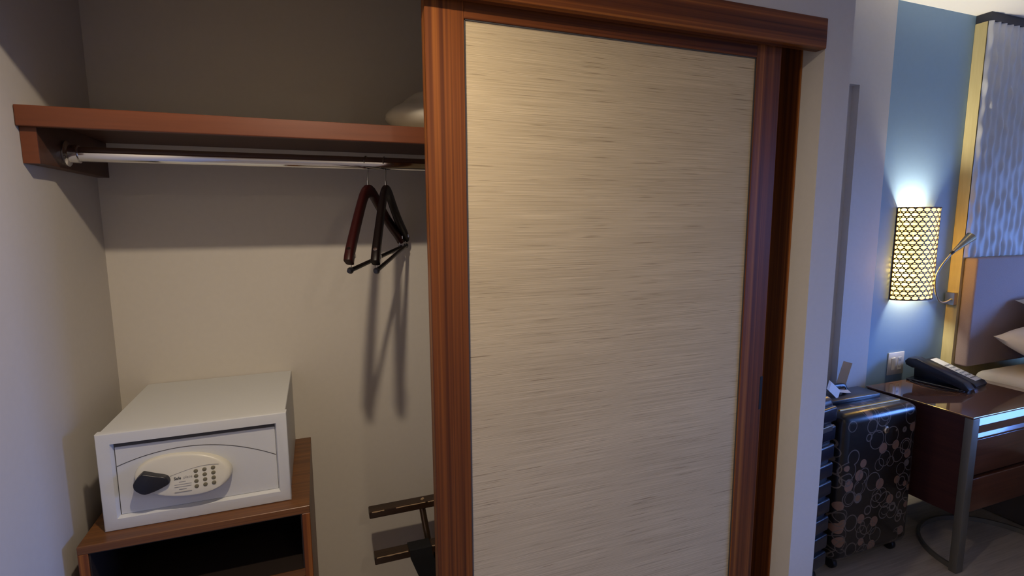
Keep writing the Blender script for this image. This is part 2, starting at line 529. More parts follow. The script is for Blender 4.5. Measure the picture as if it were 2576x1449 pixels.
# ------------------------------------------------------------------ pillow stored on the shelf
def pillow_mesh(bm, w_, d_, h_, mtx, nu=28, nv=22, seed=1, lump=0.08, flat=0.55, floor_z=None):
    rnd = random.Random(seed)
    ph = [rnd.uniform(0, 6.28) for _ in range(6)]
    grids = []
    for s in (1, -1):
        g = []
        for i in range(nu + 1):
            row = []
            for j in range(nv + 1):
                u, v = -1 + 2 * i / nu, -1 + 2 * j / nv
                eu, ev = max(0, 1 - abs(u) ** 2.6), max(0, 1 - abs(v) ** 2.6)
                tk = (eu * ev) ** .48
                pin = 1 - .07 * (1 - abs(u)) * abs(v) ** 3
                pin2 = 1 - .07 * (1 - abs(v)) * abs(u) ** 3
                l_ = 1 + lump * (math.sin(3.1 * u + ph[0]) * math.sin(2.3 * v + ph[1]) + .5 * math.sin(6 * u + 4 * v + ph[2]))
                z = s * tk * h_ / 2 * l_ * (flat if s < 0 else 1)
                p = mtx @ Vector((u * w_ / 2 * pin2, v * d_ / 2 * pin, z))
                if floor_z is not None:
                    p.z = max(p.z, floor_z)
                row.append(bm.verts.new(p))
            g.append(row)
        grids.append(g)
    for k, g in enumerate(grids):
        for i in range(nu):
            for j in range(nv):
                q = (g[i][j], g[i + 1][j], g[i + 1][j + 1], g[i][j + 1])
                bm.faces.new(q if k == 0 else tuple(reversed(q)))
    bmesh.ops.remove_doubles(bm, verts=bm.verts, dist=.0004)
    return bm
bm = bmesh.new()
bmesh.ops.create_uvsphere(bm, u_segments=48, v_segments=28, radius=1)
for v in bm.verts:
    p = v.co
    r_ = 1 + .035 * math.sin(5 * p.x + 2 * p.y) * math.cos(4 * p.z + 1) + .022 * math.sin(11 * p.x + 7 * p.z + 3 * p.y)
    dent = 1 - .10 * math.exp(-((p.x + .86) ** 2) / .012) * max(0, p.z)
    v.co = Vector((.508 + .295 * p.x * r_, 1.545 + .165 * p.y * r_, max(EYE + .2315, EYE + .293 + (.098 if p.z > 0 else .075) * p.z * r_ * dent)))
tag(mesh_obj('spare_pillow', bm, M['linen'], smooth=80), 'spare white pillow lying on the closet shelf behind the sliding door', 'pillow')

# ------------------------------------------------------------------ cabinet under the safe
CZ = EYE - .699
cx0, cx1, cy0, cy1 = -.5185, -.0475, 1.309, YB - .002
cb = thing('open_cabinet', 'low open wooden cabinet carrying the white safe', 'cabinet', ((cx0 + cx1) / 2, 1.53, 0))
mesh_obj('top_board', B(cx0, cx1, cy0, cy1, CZ - .019, CZ, .001, 1), M['wood_cab'], cb)
for a in (cx0, cx1 - .019):
    mesh_obj('side_board', B(a, a + .019, cy0, cy1, 0.0, CZ - .019, .001, 1), M['wood_v'], cb)
for a in (cx0 + .019, cx1 - .022):
    mesh_obj('inner_shade_sheet', B(a, a + .003, cy0 + .004, cy1 - .01, .06, CZ - .019), M['inside_shade'], cb)  # thin sheets added to darken the shaded compartment
mesh_obj('inner_shade_sheet', B(cx0 + .022, cx1 - .022, cy0 + .004, cy1 - .01, CZ - .022, CZ - .019), M['inside_shade'], cb)
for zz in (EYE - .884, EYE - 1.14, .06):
    mesh_obj('shelf_board', B(cx0 + .019, cx1 - .019, cy0 + .004, cy1 - .01, zz, zz + .019), M['inside_shade'], cb)
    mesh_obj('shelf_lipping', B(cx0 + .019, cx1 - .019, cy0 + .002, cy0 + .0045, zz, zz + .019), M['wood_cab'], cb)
mesh_obj('back_board', B(cx0 + .019, cx1 - .019, cy1 - .01, cy1, 0.06, CZ - .019), M['inside_shade'], cb)
mesh_obj('plinth', B(cx0 + .019, cx1 - .019, cy0 + .03, cy0 + .05, 0, .06), M['inside_shade'], cb)

# ------------------------------------------------------------------ safe
sx0, sx1, sy0, sy1 = -.481, -.0902, 1.353, 1.748
sz0, sz1 = CZ, EYE - .4686
sf = thing('hotel_safe', 'white electronic hotel safe with black knob and keypad', 'safe', ((sx0 + sx1) / 2, 1.55, sz0))
mesh_obj('body', B(sx0 + .003, sx1 - .003, sy0 + .02, sy1, sz0, sz1 - .002, .002, 2), M['white_metal'], sf)
RX0, RX1, RZ0, RZ1 = -.4545, -.1145, EYE - .6715, EYE - .4935
bm = bmesh.new()
outer = [(sx0, sz0), (sx1, sz0), (sx1, sz1), (sx0, sz1)]
inner = [(RX0, RZ0), (RX1, RZ0), (RX1, RZ1), (RX0, RZ1)]
inner2 = [(RX0 + .004, RZ0 + .004), (RX1 - .004, RZ0 + .004), (RX1 - .004, RZ1 - .004), (RX0 + .004, RZ1 - .004)]
rings = [[bm.verts.new((x, y, z)) for x, z in pl] for pl, y in ((outer, sy0 + .022), (outer, sy0), (inner, sy0), (inner2, sy0 + .012))]
for a, b in zip(rings, rings[1:]):
    for k in range(4):
        bm.faces.new((a[k], a[(k + 1) % 4], b[(k + 1) % 4], b[k]))
ed = [e for e in bm.edges if abs(e.verts[0].co.y - sy0) < 1e-6 and abs(e.verts[1].co.y - sy0) < 1e-6 and (e.verts[0] in rings[1]) and (e.verts[1] in rings[1])]
bmesh.ops.bevel(bm, geom=ed, offset=.003, segments=3, affect='EDGES', profile=.5)
mesh_obj('front_frame', bm, M['white_metal'], sf, 35)
FY = sy0 + .0105                                                # door face
dx0, dx1, dz0, dz1 = RX0 + .0055, RX1 - .0045, RZ0 + .0042, RZ1 - .0120
dr = mesh_obj('safe_door', B(dx0, dx1, FY, FY + .012, dz0, dz1, .001, 1), M['white_metal'], sf)
mesh_obj('door_gap', B(RX0 + .003, RX1 - .003, sy0 + .0118, sy0 + .0135, RZ0 + .003, RZ1 - .003), M['groove'], sf)
arc = []
for i in range(33):
    u = i / 32
    x = dx0 + .001 + (dx1 - dx0 - .002) * u
    a0, a1, a2 = EYE - .551, EYE - .5265, EYE - .5775
    z = a0 * (1 - u) * (1 - 2 * u) + (a1) * 4 * u * (1 - u) + a2 * u * (2 * u - 1)
    arc.append((x, FY - .0002, z))
mesh_obj('arc_line', T(arc, .0008, 6), M['groove'], dr, 40)
# keypad housing: a lens-shaped wedge standing proud at its lower edge
ocx, ocz, oa, ob = -.3155, EYE - .5865, .0985, .0480
tiltz = math.radians(1.5)
def lens(k, s=1.0):
    a = 2 * math.pi * k / 48
    x, z = oa * s * math.copysign(abs(math.cos(a)) ** .92, math.cos(a)), ob * s * math.copysign(abs(math.sin(a)) ** 1.0, math.sin(a))
    z -= .10 * x
    return ocx + x, ocz + z
bm = bmesh.new()
def proud(z):                                                    # how far the housing face stands out
    return .011 + .022 * (ocz + ob - z) / (2 * ob)
rings = []
for s, g in ((1.0, 0.0), (1.0, .55), (.985, .80), (.95, .95), (.88, 1.0), (.5, 1.04), (.02, 1.05)):
    ring = []
    for k in range(48):
        x, z = lens(k, s)
        ring.append(bm.verts.new((x, FY + .0005 - g * proud(z), z)))
    rings.append(ring)
for a, b in zip(rings, rings[1:]):
    for k in range(48):
        bm.faces.new((a[k], a[(k + 1) % 48], b[(k + 1) % 48], b[k]))
bm.faces.new(rings[-1])
kp = mesh_obj('keypad_housing', bm, M['cream_plastic'], sf, 50)
# flatter label field on the housing, bounded by a curved seam
def face_y(x, z):
    return FY + .0005 - 1.045 * proud(z)
seam = []
for i in range(20):
    u = i / 19
    x = -.343 + .100 * u
    z = EYE - .584 + .034 * math.sin(u * 1.45) - .022 * u
    seam.append((x, face_y(x, z) - .0002, z))
mesh_obj('seam_line', T(seam, .0005, 6), M['print_grey'], kp, 40)
# black knob: rounded drop lying over the left end of the housing
def knob_poly(s=1.0):
    pts = []
    kx, kz = -.3790, EYE - .5885
    base = [(.0375, -.0030), (.0345, .0055), (.0270, .0110), (.010, .0165), (-.006, .0222), (-.0125, .0245), (-.0160, .0235), (-.0265, .0135), (-.0325, .002), (-.0305, -.0105), (-.021, -.0205), (-.0135, -.0245), (-.006, -.0245), (.012, -.0195), (.026, -.0135), (.0350, -.0085)]
    n_ = len(base)
    for i in range(n_):
        p0, p1, p2, p3 = base[(i - 1) % n_], base[i], base[(i + 1) % n_], base[(i + 2) % n_]
        for j in range(4):
            t = j / 4
            q = []
            for c in (0, 1):
                q.append(.5 * (2 * p1[c] + (p2[c] - p0[c]) * t + (2 * p0[c] - 5 * p1[c] + 4 * p2[c] - p3[c]) * t * t + (3 * p1[c] - p0[c] - 3 * p2[c] + p3[c]) * t ** 3))
            pts.append((kx + q[0] * s, kz + q[1] * s))
    return pts
bm = bmesh.new()
rings = []
for s, y in ((1, FY - .006), (1, FY - .033), (.97, FY - .035), (.9, FY - .036)):
    rings.append([bm.verts.new((x, y, z)) for x, z in knob_poly(s)])
for a, b in zip(rings, rings[1:]):
    n_ = len(a)
    for k in range(n_):
        bm.faces.new((a[k], a[(k + 1) % n_], b[(k + 1) % n_], b[k]))
bm.faces.new(rings[0])
bm.faces.new(list(reversed(rings[-1])))
kn = mesh_obj('knob', bm, M['black_plastic'], sf, 40)
kn['label'] = 'black drop-shaped turning knob'
keyme = None
for r_ in range(4):
    for c_ in range(3):
        x = -.2905 + c_ * .0178 + r_ * .0004
        z = EYE - .5805 - r_ * .0112 + c_ * .0010
        bm = bmesh.new()
        lathe(bm, [(.0046, .001), (.0046, -.0008), (.0038, -.0014), (.0005, -.0015)], (0, 0, 0), 'Y', 12)
        if keyme is None:
            k0 = mesh_obj('key', bm, M['key'], kp, 40, local=True)
            keyme = k0.data
        else:
            bm.free()
            k0 = bpy.data.objects.new('key', keyme)
            C.objects.link(k0)
            k0.parent = kp
        k0.location = Vector((x, face_y(x, z), z)) - Vector(sf['_o'])
def put_text(txt, size, x, z, mat, name, bold=0.0):
    me = text_mesh(txt, size, bold)
    me.materials.append(mat)
    o = bpy.data.objects.new(name, me)
    C.objects.link(o)
    o.parent = kp
    o.rotation_euler = (math.radians(90) - math.atan(1.045 * .022 / (2 * ob)), 0, 0)
    o.location = Vector((x, face_y(x, z) - .0004, z)) - Vector(sf['_o'])
    return o
put_text('Safe', .0090, -.3350, EYE - .5935, M['print'], 'lettering', .00022)
put_text('place', .0088, -.3158, EYE - .5928, M['print_grey'], 'lettering')
for (x0, x1, z) in ((-.325, -.311, .5995), (-.334, -.2995, .6050), (-.334, -.300, .6100), (-.325, -.310, .6155), (-.334, -.2995, .6215)):
    bm = bmesh.new()
    zc = EYE - z
    yy = face_y(x0, zc)
    box(bm, x0, x1, yy - .0004, yy + .001, zc - .0006, zc + .0006)
    mesh_obj('print_line', bm, M['print_grey'], kp)

# ------------------------------------------------------------------ folded luggage rack
lr = thing('luggage_rack', 'dark wooden luggage rack with black strap, leaning at the closet back wall', 'luggage rack', (.38, 1.66, 0))
up_ = mesh_obj('rail', B(.1157, .60, 1.614, 1.6545, EYE - .9465, EYE - .9225, .003, 2), M['rack'], lr)
lo_ = mesh_obj('rail', B(.1235, .62, 1.572, 1.612, EYE - 1.080, EYE - 1.054, .003, 2), M['rack'], lr)
for xx in (.288, .53):
    mesh_obj('leg', T([(xx - .002, 1.634, EYE - .942), (xx + .013, 1.619, EYE - 1.06), (xx + .07, 1.575, 0.0)], .0105, 14), M['bronze'], lr, 40)
    mesh_obj('leg', T([(xx + .03, 1.592, EYE - 1.075), (xx + .03, 1.69, 0.0)], .0105, 14), M['bronze'], lr, 40)
    mesh_obj('strap', ribbon(bmesh.new(), [(xx - .018, 1.6145, EYE - 1.060), (xx - .022, 1.611, EYE - 1.052), (xx - .022, 1.574, EYE - 1.052), (xx - .020, 1.5705, EYE - 1.056), (xx - .018, 1.5705, EYE - 1.082), (xx + .002, 1.576, EYE - 1.14), (xx + .07, 1.585, EYE - 1.32), (xx + .075, 1.60, EYE - 1.36)], .071, .003, (1, 0, 0)), M['strap'], lr)
rnd = random.Random(5)
for (x0, x1, yf, zt) in ((.124, .162, 1.614, EYE - .9225), (.200, .295, 1.614, EYE - .9225), (.303, .33, 1.614, EYE - .9225), (.130, .228, 1.572, EYE - 1.054), (.305, .34, 1.572, EYE - 1.054)):
    poly, low = [], []
    for i in range(9):
        xx = x0 + (x1 - x0) * i / 8
        poly.append((xx, zt - .0008))
        low.append((xx, zt - .0010 - rnd.uniform(.0012, .0034)))
    we = mesh_obj('worn_edge', prism(bmesh.new(), poly + low[::-1], yf - .0004, yf + .003, 'XZ'), M['worn'], lr)
    we['label'] = 'pale bare wood where the finish is worn off'
mesh_obj('worn_spot', T([(.284, 1.630, EYE - .9228), (.292, 1.637, EYE - .9222)], .004, 8), M['worn'], lr)

# ------------------------------------------------------------------ hall lamps (out of view, they light the closet; the entry one is an added fill)
for nm, x, y, lb in (('downlight', -.02, .685, 'flush ceiling downlight in front of the closet'), ('downlight', .55, -.62, 'added unseen fill downlight by the entry')):
    d_ = thing(nm, lb, 'ceiling light', (x, y, 2.145))
    bm = bmesh.new()
    lathe(bm, [(.075, .05), (.075, .02), (.06, .004), (.045, .004), (.045, .05)], (x, y, 2.145), 'Z', 28)
    mesh_obj('ring', bm, M['white_metal'], d_, 40)

# ------------------------------------------------------------------ wall sconce with perforated shade
M['shade'] = plain('dark_bronze_shade', (0.045, 0.022, 0.008), 0.5)
m_, n_, l_, b_ = new_mat('glowing_amber_film')
em, tr, mx_ = n_.new('ShaderNodeEmission'), n_.new('ShaderNodeBsdfTransparent'), n_.new('ShaderNodeMixShader')
em.inputs[0].default_value = (1.0, 0.58, 0.12, 1)
em.inputs[1].default_value = 8.5
tr.inputs[0].default_value = (1.0, 0.62, 0.16, 1)
mx_.inputs[0].default_value = 0.35
l_.new(em.outputs[0], mx_.inputs[1])
l_.new(tr.outputs[0], mx_.inputs[2])
l_.new(mx_.outputs[0], n_['Material Output'].inputs[0])
M['glow'] = m_
M['bulb'] = emit('lit_bulb', (1.0, 0.93, 0.78), 30.0)
SA, SB = .135, .082
SZ0, SZ1 = EYE - .405, EYE + .047
def make_sconce(SX, label):
    sc = thing('wall_sconce', label, 'sconce', (SX, YB, SZ0), 'sconces beside the bed')
    def sc_pt(t, z, off=0.0):
        a = math.pi * (1 - t)
        return Vector((SX + (SA + off) * math.cos(a), YB - .002 - (SB + off) * math.sin(a), z))
    NC, NR = 10, 20
    bm = bmesh.new()
    rows = (SZ1 - SZ0) / NR
    seg = 10
    for r_ in range(NR):
        for c_ in range(-1, NC):
            off_ = .5 if r_ % 2 else 0.0
            t0, t1 = (c_ + off_) / NC, (c_ + 1 + off_) / NC
            if t1 <= 0.001 or t0 >= .999:
                continue
            z0, z1 = SZ0 + r_ * rows, SZ0 + (r_ + 1) * rows
            tc_, zc_ = (t0 + t1) / 2, (z0 + z1) / 2
            full = t0 >= -1e-6 and t1 <= 1 + 1e-6
            t0c, t1c = max(t0, 0), min(t1, 1)
            if not full:
                tc_ = (t0c + t1c) / 2
            ot, it = [], []
            for k in range(16):
                a = 2 * math.pi * (k + .5) / 16
                ca, sa = math.cos(a), math.sin(a)
                m_ = max(abs(ca), abs(sa))
                ot.append(bm.verts.new(sc_pt(tc_ + ca / m_ * (t1c - t0c) / 2, zc_ + sa / m_ * rows / 2)))
                it.append(bm.verts.new(sc_pt(tc_ + ca * .44 * (t1c - t0c), zc_ + sa * .335 * rows)))
            for k in range(16):
                bm.faces.new((ot[k], ot[(k + 1) % 16], it[(k + 1) % 16], it[k]))
    bmesh.ops.remove_doubles(bm, verts=bm.verts, dist=.0002)
    lat = mesh_obj('perforated_shade', bm, M['shade'], sc)
    so = lat.modifiers.new('thickness', 'SOLIDIFY')
    so.thickness = .0014
    bm = bmesh.new()
    prev = None
    for i in range(25):
        a = [bm.verts.new(sc_pt(i / 24, z, -.0022)) for z in (SZ0 + .004, SZ1 - .004)]
        if prev:
            bm.faces.new((prev[0], a[0], a[1], prev[1]))
        prev = a
    mesh_obj('diffuser', bm, M['glow'], sc, 60)
    for z in (SZ0, SZ1):
        mesh_obj('rim', T([sc_pt(i / 24, z) for i in range(25)], .0026, 6), M['shade'], sc, 40)
    for t_ in (0.0, 1.0):
        mesh_obj('side_edge', T([sc_pt(t_, SZ0), sc_pt(t_, SZ1)], .0032, 6), M['shade'], sc, 40)
    mesh_obj('back_plate', B(SX - .05, SX + .05, YB - .012, YB - .001, EYE - .27, EYE - .12, .002, 1), M['steel'], sc)
    bl = bmesh.new()
    lathe(bl, [(.004, -.012), (.012, -.011), (.015, -.002), (.012, .010), (.003, .014)], (SX - .04, YB - .034, EYE - .098), 'Z', 14)
    mesh_obj('bulb', bl, M['bulb'], sc, 60)
    mesh_obj('bulb_holder', T([(SX, YB - .008, EYE - .2), (SX - .025, YB - .034, EYE - .2), (SX - .04, YB - .034, EYE - .17), (SX - .04, YB - .034, EYE - .111)], .006, 8), M['steel'], sc, 40)
    for nm, z, e in (('sconce_light_top', EYE - .070, 34), ('sconce_light_low', EYE - .25, 13)):
        l = bpy.data.lights.new(nm, 'SPOT' if 'top' in nm else 'POINT')
        l.energy = e
        l.shadow_soft_size = .016 if 'top' in nm else .035
        l.color = (1.0, .92, .76)
        if l.type == 'SPOT':                                         # reflector lamp aimed at the ceiling
            l.spot_size = math.radians(105)
            l.spot_blend = 1.0
        lo = bpy.data.objects.new(nm, l)
        C.objects.link(lo)
        lo.location = (SX - .043, YB - .040, z)
        if l.type == 'SPOT':
            lo.rotation_euler = (math.radians(180), 0, 0)
make_sconce(2.80, 'lit wall sconce with amber perforated half-round shade above the telephone')
make_sconce(5.31, 'added unseen wall sconce on the far side of the bed, brightening the bedroom')  # unseen copy, added to brighten the bedroom

# ------------------------------------------------------------------ padded wall panel behind the bed
M['panel_side'] = streak('sconce_tinted_panel_side', [(0.3, (0.55, 0.45, 0.20)), (0.7, (0.66, 0.55, 0.27))], (20, 20, 2), 0.6)  # yellow of the sconce light put into the panel side's colour
M['wave'] = plain('grey_wave_relief', (0.64, 0.64, 0.62), 0.55, noise=0.05, scale=20)
M['dark_cap'] = plain('dark_cap', (0.03, 0.032, 0.045), 0.6)
PX, PY = 3.112, 1.697
wp = thing('wall_panel', 'tall grey wave-relief wall panel behind the bed, its side tinted yellow for the sconce light', 'wall panel', (4.1, 1.72, 0))
mesh_obj('backing', B(PX, 5.1, PY, YB - .001, 0.0, EYE + .944), M['panel_side'], wp)
mesh_obj('top_cap', B(PX + .002, 5.1, PY - .012, YB - .001, EYE + .944, ZC - .001), M['dark_cap'], wp)
bm = bmesh.new()
nx, nz = 400, 90
x0, x1, z0, z1 = PX + .001, 5.08, EYE - .205, EYE + .944
g = []
for i in range(nx + 1):
    row = []
    x = x0 + (x1 - x0) * (i / nx)
    for j in range(nz + 1):
        z = z0 + (z1 - z0) * j / nz
        fk = int((x - x0) / .050)
        rr_ = random.Random(fk * 7 + 3)
        pa, pb = rr_.uniform(0, 6.28), rr_.uniform(.11, .19)
        am = .5 + .5 * math.sin(2 * math.pi * z / pb + pa) * math.sin(2 * math.pi * z / .37 + pa * 2)
        y = PY - .003 - .017 * (.30 + .70 * am) * math.sin(math.pi * ((x - x0) / .050 + .10 * math.sin(z * 23 + pa))) ** 2
        row.append(bm.verts.new((x, y, z)))
    g.append(row)
for i in range(nx):
    for j in range(nz):
        bm.faces.new((g[i][j], g[i + 1][j], g[i + 1][j + 1], g[i][j + 1]))
for j_ in (0, nz):                                               # close the relief down to the backing
    bk = [bm.verts.new((g[i][j_].co.x, PY, g[i][j_].co.z)) for i in range(nx + 1)]
    for i in range(nx):
        bm.faces.new((g[i][j_], g[i + 1][j_], bk[i + 1], bk[i]))
rel = mesh_obj('wave_relief', bm, M['wave'], wp, 60)

# headboard
M['headboard'] = plain('brown_upholstery', (0.38, 0.28, 0.25), 0.75, noise=0.12, scale=260, bump=0.35)
hz0, hz1 = EYE - .775, EYE - .207
hb = bmesh.new()
box(hb, 3.128, 5.05, 1.637, PY - .0005, hz0, hz1, .012, 4)
tag(mesh_obj('headboard', hb, M['headboard'], smooth=40), 'brown fabric headboard with rounded edges behind the bed', 'headboard')

# reading lamp
rl = thing('reading_lamp', 'brass bendy-arm reading lamp with conical head beside the sconce', 'lamp', (3.1, 1.72, EYE - .42))
M['brass'] = plain('warm_brass', (0.62, 0.52, 0.33), 0.25, 1.0)
mesh_obj('mount', B(3.082, PX - .0005, 1.700, 1.742, EYE - .455, EYE - .39, .002, 1), M['steel'], rl)
arm = [(3.084, 1.715, EYE - .425), (3.04, 1.708, EYE - .434), (2.99, 1.700, EYE - .434), (2.945, 1.692, EYE - .418), (2.905, 1.684, EYE - .375), (2.882, 1.677, EYE - .325), (2.876, 1.672, EYE - .285), (2.890, 1.664, EYE - .245), (2.915, 1.658, EYE - .21), (2.945, 1.652, EYE - .175)]
def smooth_pts(p, n_=4):
    p = [Vector(q) for q in p]
    out = []
    for i in range(len(p) - 1):
        a, b, c, d_ = p[max(i - 1, 0)], p[i], p[i + 1], p[min(i + 2, len(p) - 1)]
        for j in range(n_):
            t = j / n_
            out.append(.5 * (2 * b + (c - a) * t + (2 * a - 5 * b + 4 * c - d_) * t * t + (3 * b - a - 3 * c + d_) * t ** 3))
    out.append(p[-1])
    return out
mesh_obj('arm', T(smooth_pts(arm), .0048, 10), M['steel'], rl, 40)
e0 = Vector(arm[-1])
dv = (Vector((3.045, 1.632, EYE - .095)) - e0)
mesh_obj('collar', T([e0 - dv * .08, e0 + dv * .06], .0075, 12), M['black_plastic'], rl, 40)
hd = mesh_obj('lamp_head', T([e0 + dv * .05, e0 + dv * .3, e0 + dv * .99, e0 + dv], [.007, .0105, .0235, .021], 20), M['brass'], rl, 40)

# wall plate with a switch and an outlet
M['ivory'] = plain('ivory_plastic', (0.66, 0.62, 0.54), 0.4)
op = thing('outlet_plate', 'ivory wall plate with rocker switch and power outlet above the nightstand', 'outlet', (2.752, YB, EYE - .80))
mesh_obj('plate', B(2.693, 2.811, YB - .006, YB - .0005, EYE - .80, EYE - .684, .002, 2), M['ivory'], op, 40)
mesh_obj('rocker_switch', B(2.713, 2.741, YB - .0095, YB - .005, EYE - .775, EYE - .71, .0015, 1), M['ivory'], op)
ot_ = mesh_obj('outlet', B(2.763, 2.791, YB - .008, YB - .005, EYE - .775, EYE - .71, .0015, 1), M['ivory'], op)
for zz in (EYE - .727, EYE - .759):
    for xx in (2.771, 2.781):
        mesh_obj('slot', B(xx - .001, xx + .001, YB - .0084, YB - .007, zz - .005, zz + .005), M['groove'], ot_)

# ------------------------------------------------------------------ nightstand
M['ns_wood'] = streak('red_brown_veneer', [(0.3, (0.085, 0.028, 0.014)), (0.7, (0.15, 0.052, 0.026))], (1.5, 50, 50), 0.3, coat=0.3)
M['ns_side'] = streak('dark_red_veneer', [(0.3, (0.036, 0.009, 0.008)), (0.7, (0.060, 0.016, 0.012))], (2, 2, 50), 0.5)
M['glass_top'] = plain('lacquered_glass_top', (0.12, 0.058, 0.034), 0.06, coat=1.0, noise=.3, scale=6)
M['satin'] = plain('satin_nickel', (0.20, 0.185, 0.15), 0.5, 0.6)
NZ = EYE - .81
nx0, nx1, ny0, ny1 = 2.465, 3.112, 1.245, 1.69
ns = thing('nightstand', 'reddish brown two-drawer nightstand with glass top and metal legs', 'nightstand', (2.79, 1.47, 0))
mesh_obj('glass_top', B(nx0, nx1, ny0, ny1, NZ - .008, NZ, .002, 2), M['glass_top'], ns)
mesh_obj('body', B(nx0 + .006, nx1 - .006, ny0 + .03, ny1 - .004, .25, NZ - .008), M['ns_side'], ns)
poly = [(ny0 + .03, NZ - .009), (ny0 + .0175, NZ - .009), (ny0 - .0005, NZ - .039), (ny0 - .0005, NZ - .072), (ny0 + .010, NZ - .077), (ny0 + .001, NZ - .092), (ny0 + .001, NZ - .098), (ny0 + .03, NZ - .098)]
mesh_obj('bevelled_apron', prism(bmesh.new(), poly, nx0 + .045, nx1 - .045, 'YZ'), M['ns_wood'], ns)
for a, b_ in ((NZ - .262, NZ - .105), (.262, NZ - .280)):
    dw = mesh_obj('drawer_front', B(nx0 + .046, nx1 - .046, ny0 + .008, ny0 + .03, a, b_, .004, 3), M['ns_wood'], ns, 40)
for s, xx in ((1, nx0), (-1, nx1)):
    xa, xb = sorted((xx, xx + s * .045))
    mesh_obj('leg', B(xa, xb, ny0 - .001, ny0 + .03, 0.0, NZ - .0085, .003, 2), M['satin'], ns, 40)
basep = []
for i in range(25):
    a = math.pi * (1 - i / 24)
    basep.append(((nx0 + nx1) / 2 + (.300) * math.cos(a), ny0 + .02 + .27 * math.sin(a), .012))
mesh_obj('floor_hoop', ribbon(bmesh.new(), basep, .022, .010, (0, 0, 1)), M['satin'], ns, 40)

# telephone
tp = thing('desk_telephone', 'black desk telephone with white keypad strip on the nightstand', 'telephone', (2.87, 1.58, NZ), rot=(0, 0, math.radians(8)))
prof = [(-.115, .000), (.115, .000), (.125, .010), (.120, .075), (.108, .090), (.090, .092), (-.110, .028), (-.122, .016)]   # (depth, height): tall at the wall
def wedge(x0, x1, pf):
    bm = bmesh.new()
    prism(bm, pf, x0, x1, 'YZ')
    es = [e for e in bm.edges if abs(e.verts[0].co.x - e.verts[1].co.x) < 1e-6]
    bmesh.ops.bevel(bm, geom=es, offset=.004, segments=2, affect='EDGES', profile=.5)
    return bm
mesh_obj('base', wedge(-.005, .115, prof), M['black_plastic'], tp, 40, local=True)
mesh_obj('foot', B(-.115, .105, -.10, .12, 0, .012, .003, 1), M['black_plastic'], tp, local=True)
hs = [(-.135, .022), (-.125, .012), (-.10, .018), (-.07, .034), (.07, .078), (.10, .072), (.128, .082), (.134, .1), (.12, .118), (.085, .122), (-.11, .052)]
mesh_obj('handset', wedge(-.112, -.050, [(a, b - .004) for a, b in hs]), M['black_plastic'], tp, 40, local=True)
mesh_obj('cradle', wedge(-.050, -.006, [(-.11, .001), (.115, .001), (.118, .08), (.09, .085), (-.105, .022)]), M['black_plastic'], tp, 40, local=True)
sl = (.092 - .028) / .2
def on_face(d): return .028 + (d + .110) * sl
kpnl = bmesh.new()
prism(kpnl, [(-.100, on_face(-.100) - .002), (.088, on_face(.088) - .002), (.088, on_face(.088) + .0012), (-.100, on_face(-.100) + .0012)], .040, .104, 'YZ')
M['phone_white'] = plain('white_label_film', (0.60, 0.58, 0.53), 0.5)
pn = mesh_obj('keypad_panel', kpnl, M['phone_white'], tp, local=True)
pk = None
for r_ in range(6):
    for c_ in range(3):
        d_ = -.078 + r_ * .021
        if pk is None:
            k0 = mesh_obj('phone_key', B(-.0055, .0055, -.0042, .0042, 0, .0025, .001, 1), M['print_grey'], pn, local=True)
            pk = k0.data
        else:
            k0 = bpy.data.objects.new('phone_key', pk)
            C.objects.link(k0)
            k0.parent = pn
        k0.rotation_euler = (math.atan(sl), 0, 0)
        k0.location = (.054 + c_ * .0185, d_, on_face(d_) + .001)
cordp = []
for i in range(40):
    u = i / 39
    cordp.append((-.118 - .035 * math.sin(u * 3.0), -.10 + .2 * u, .004 + .002 * math.sin(u * 40)))
mesh_obj('cord', T(cordp, .003, 6), M['black_plastic'], tp, 40, local=True)

# ------------------------------------------------------------------ bed and pillows
bd = thing('bed', 'bed with white sheet beside the nightstand', 'bed', (4.05, .65, 0))
M['bed_base'] = plain('bed_base_fabric', (0.10, 0.08, 0.07), 0.9)
mesh_obj('bed_base', B(3.16, 4.95, -.35, 1.60, 0.0, .34, .01, 2), M['bed_base'], bd)
bm = B(3.135, 4.97, -.36, 1.615, .34, .722, .045, 5)
mesh_obj('mattress', bm, M['bedlinen'], bd, 60)
mt = Matrix.Translation((3.585, 1.395, .835)) @ Matrix.Rotation(math.radians(5), 4, 'Z') @ Matrix.Rotation(math.radians(17), 4, 'X')
tag(mesh_obj('bed_pillow', pillow_mesh(bmesh.new(), .74, .44, .20, mt, seed=2, lump=.06, flat=.9, floor_z=.7225), M['bedlinen'], smooth=80), 'white pillow lying flat on the bed by the headboard, its corner towards the nightstand', 'pillow')
mt = Matrix.Translation((3.80, 1.43, .995)) @ Matrix.Rotation(math.radians(20), 4, 'X')
tag(mesh_obj('bed_pillow', pillow_mesh(bmesh.new(), .72, .40, .13, mt, seed=7, lump=.06, flat=.45), M['bedlinen'], smooth=80), 'white pillow resting on top of another pillow by the headboard', 'pillow')

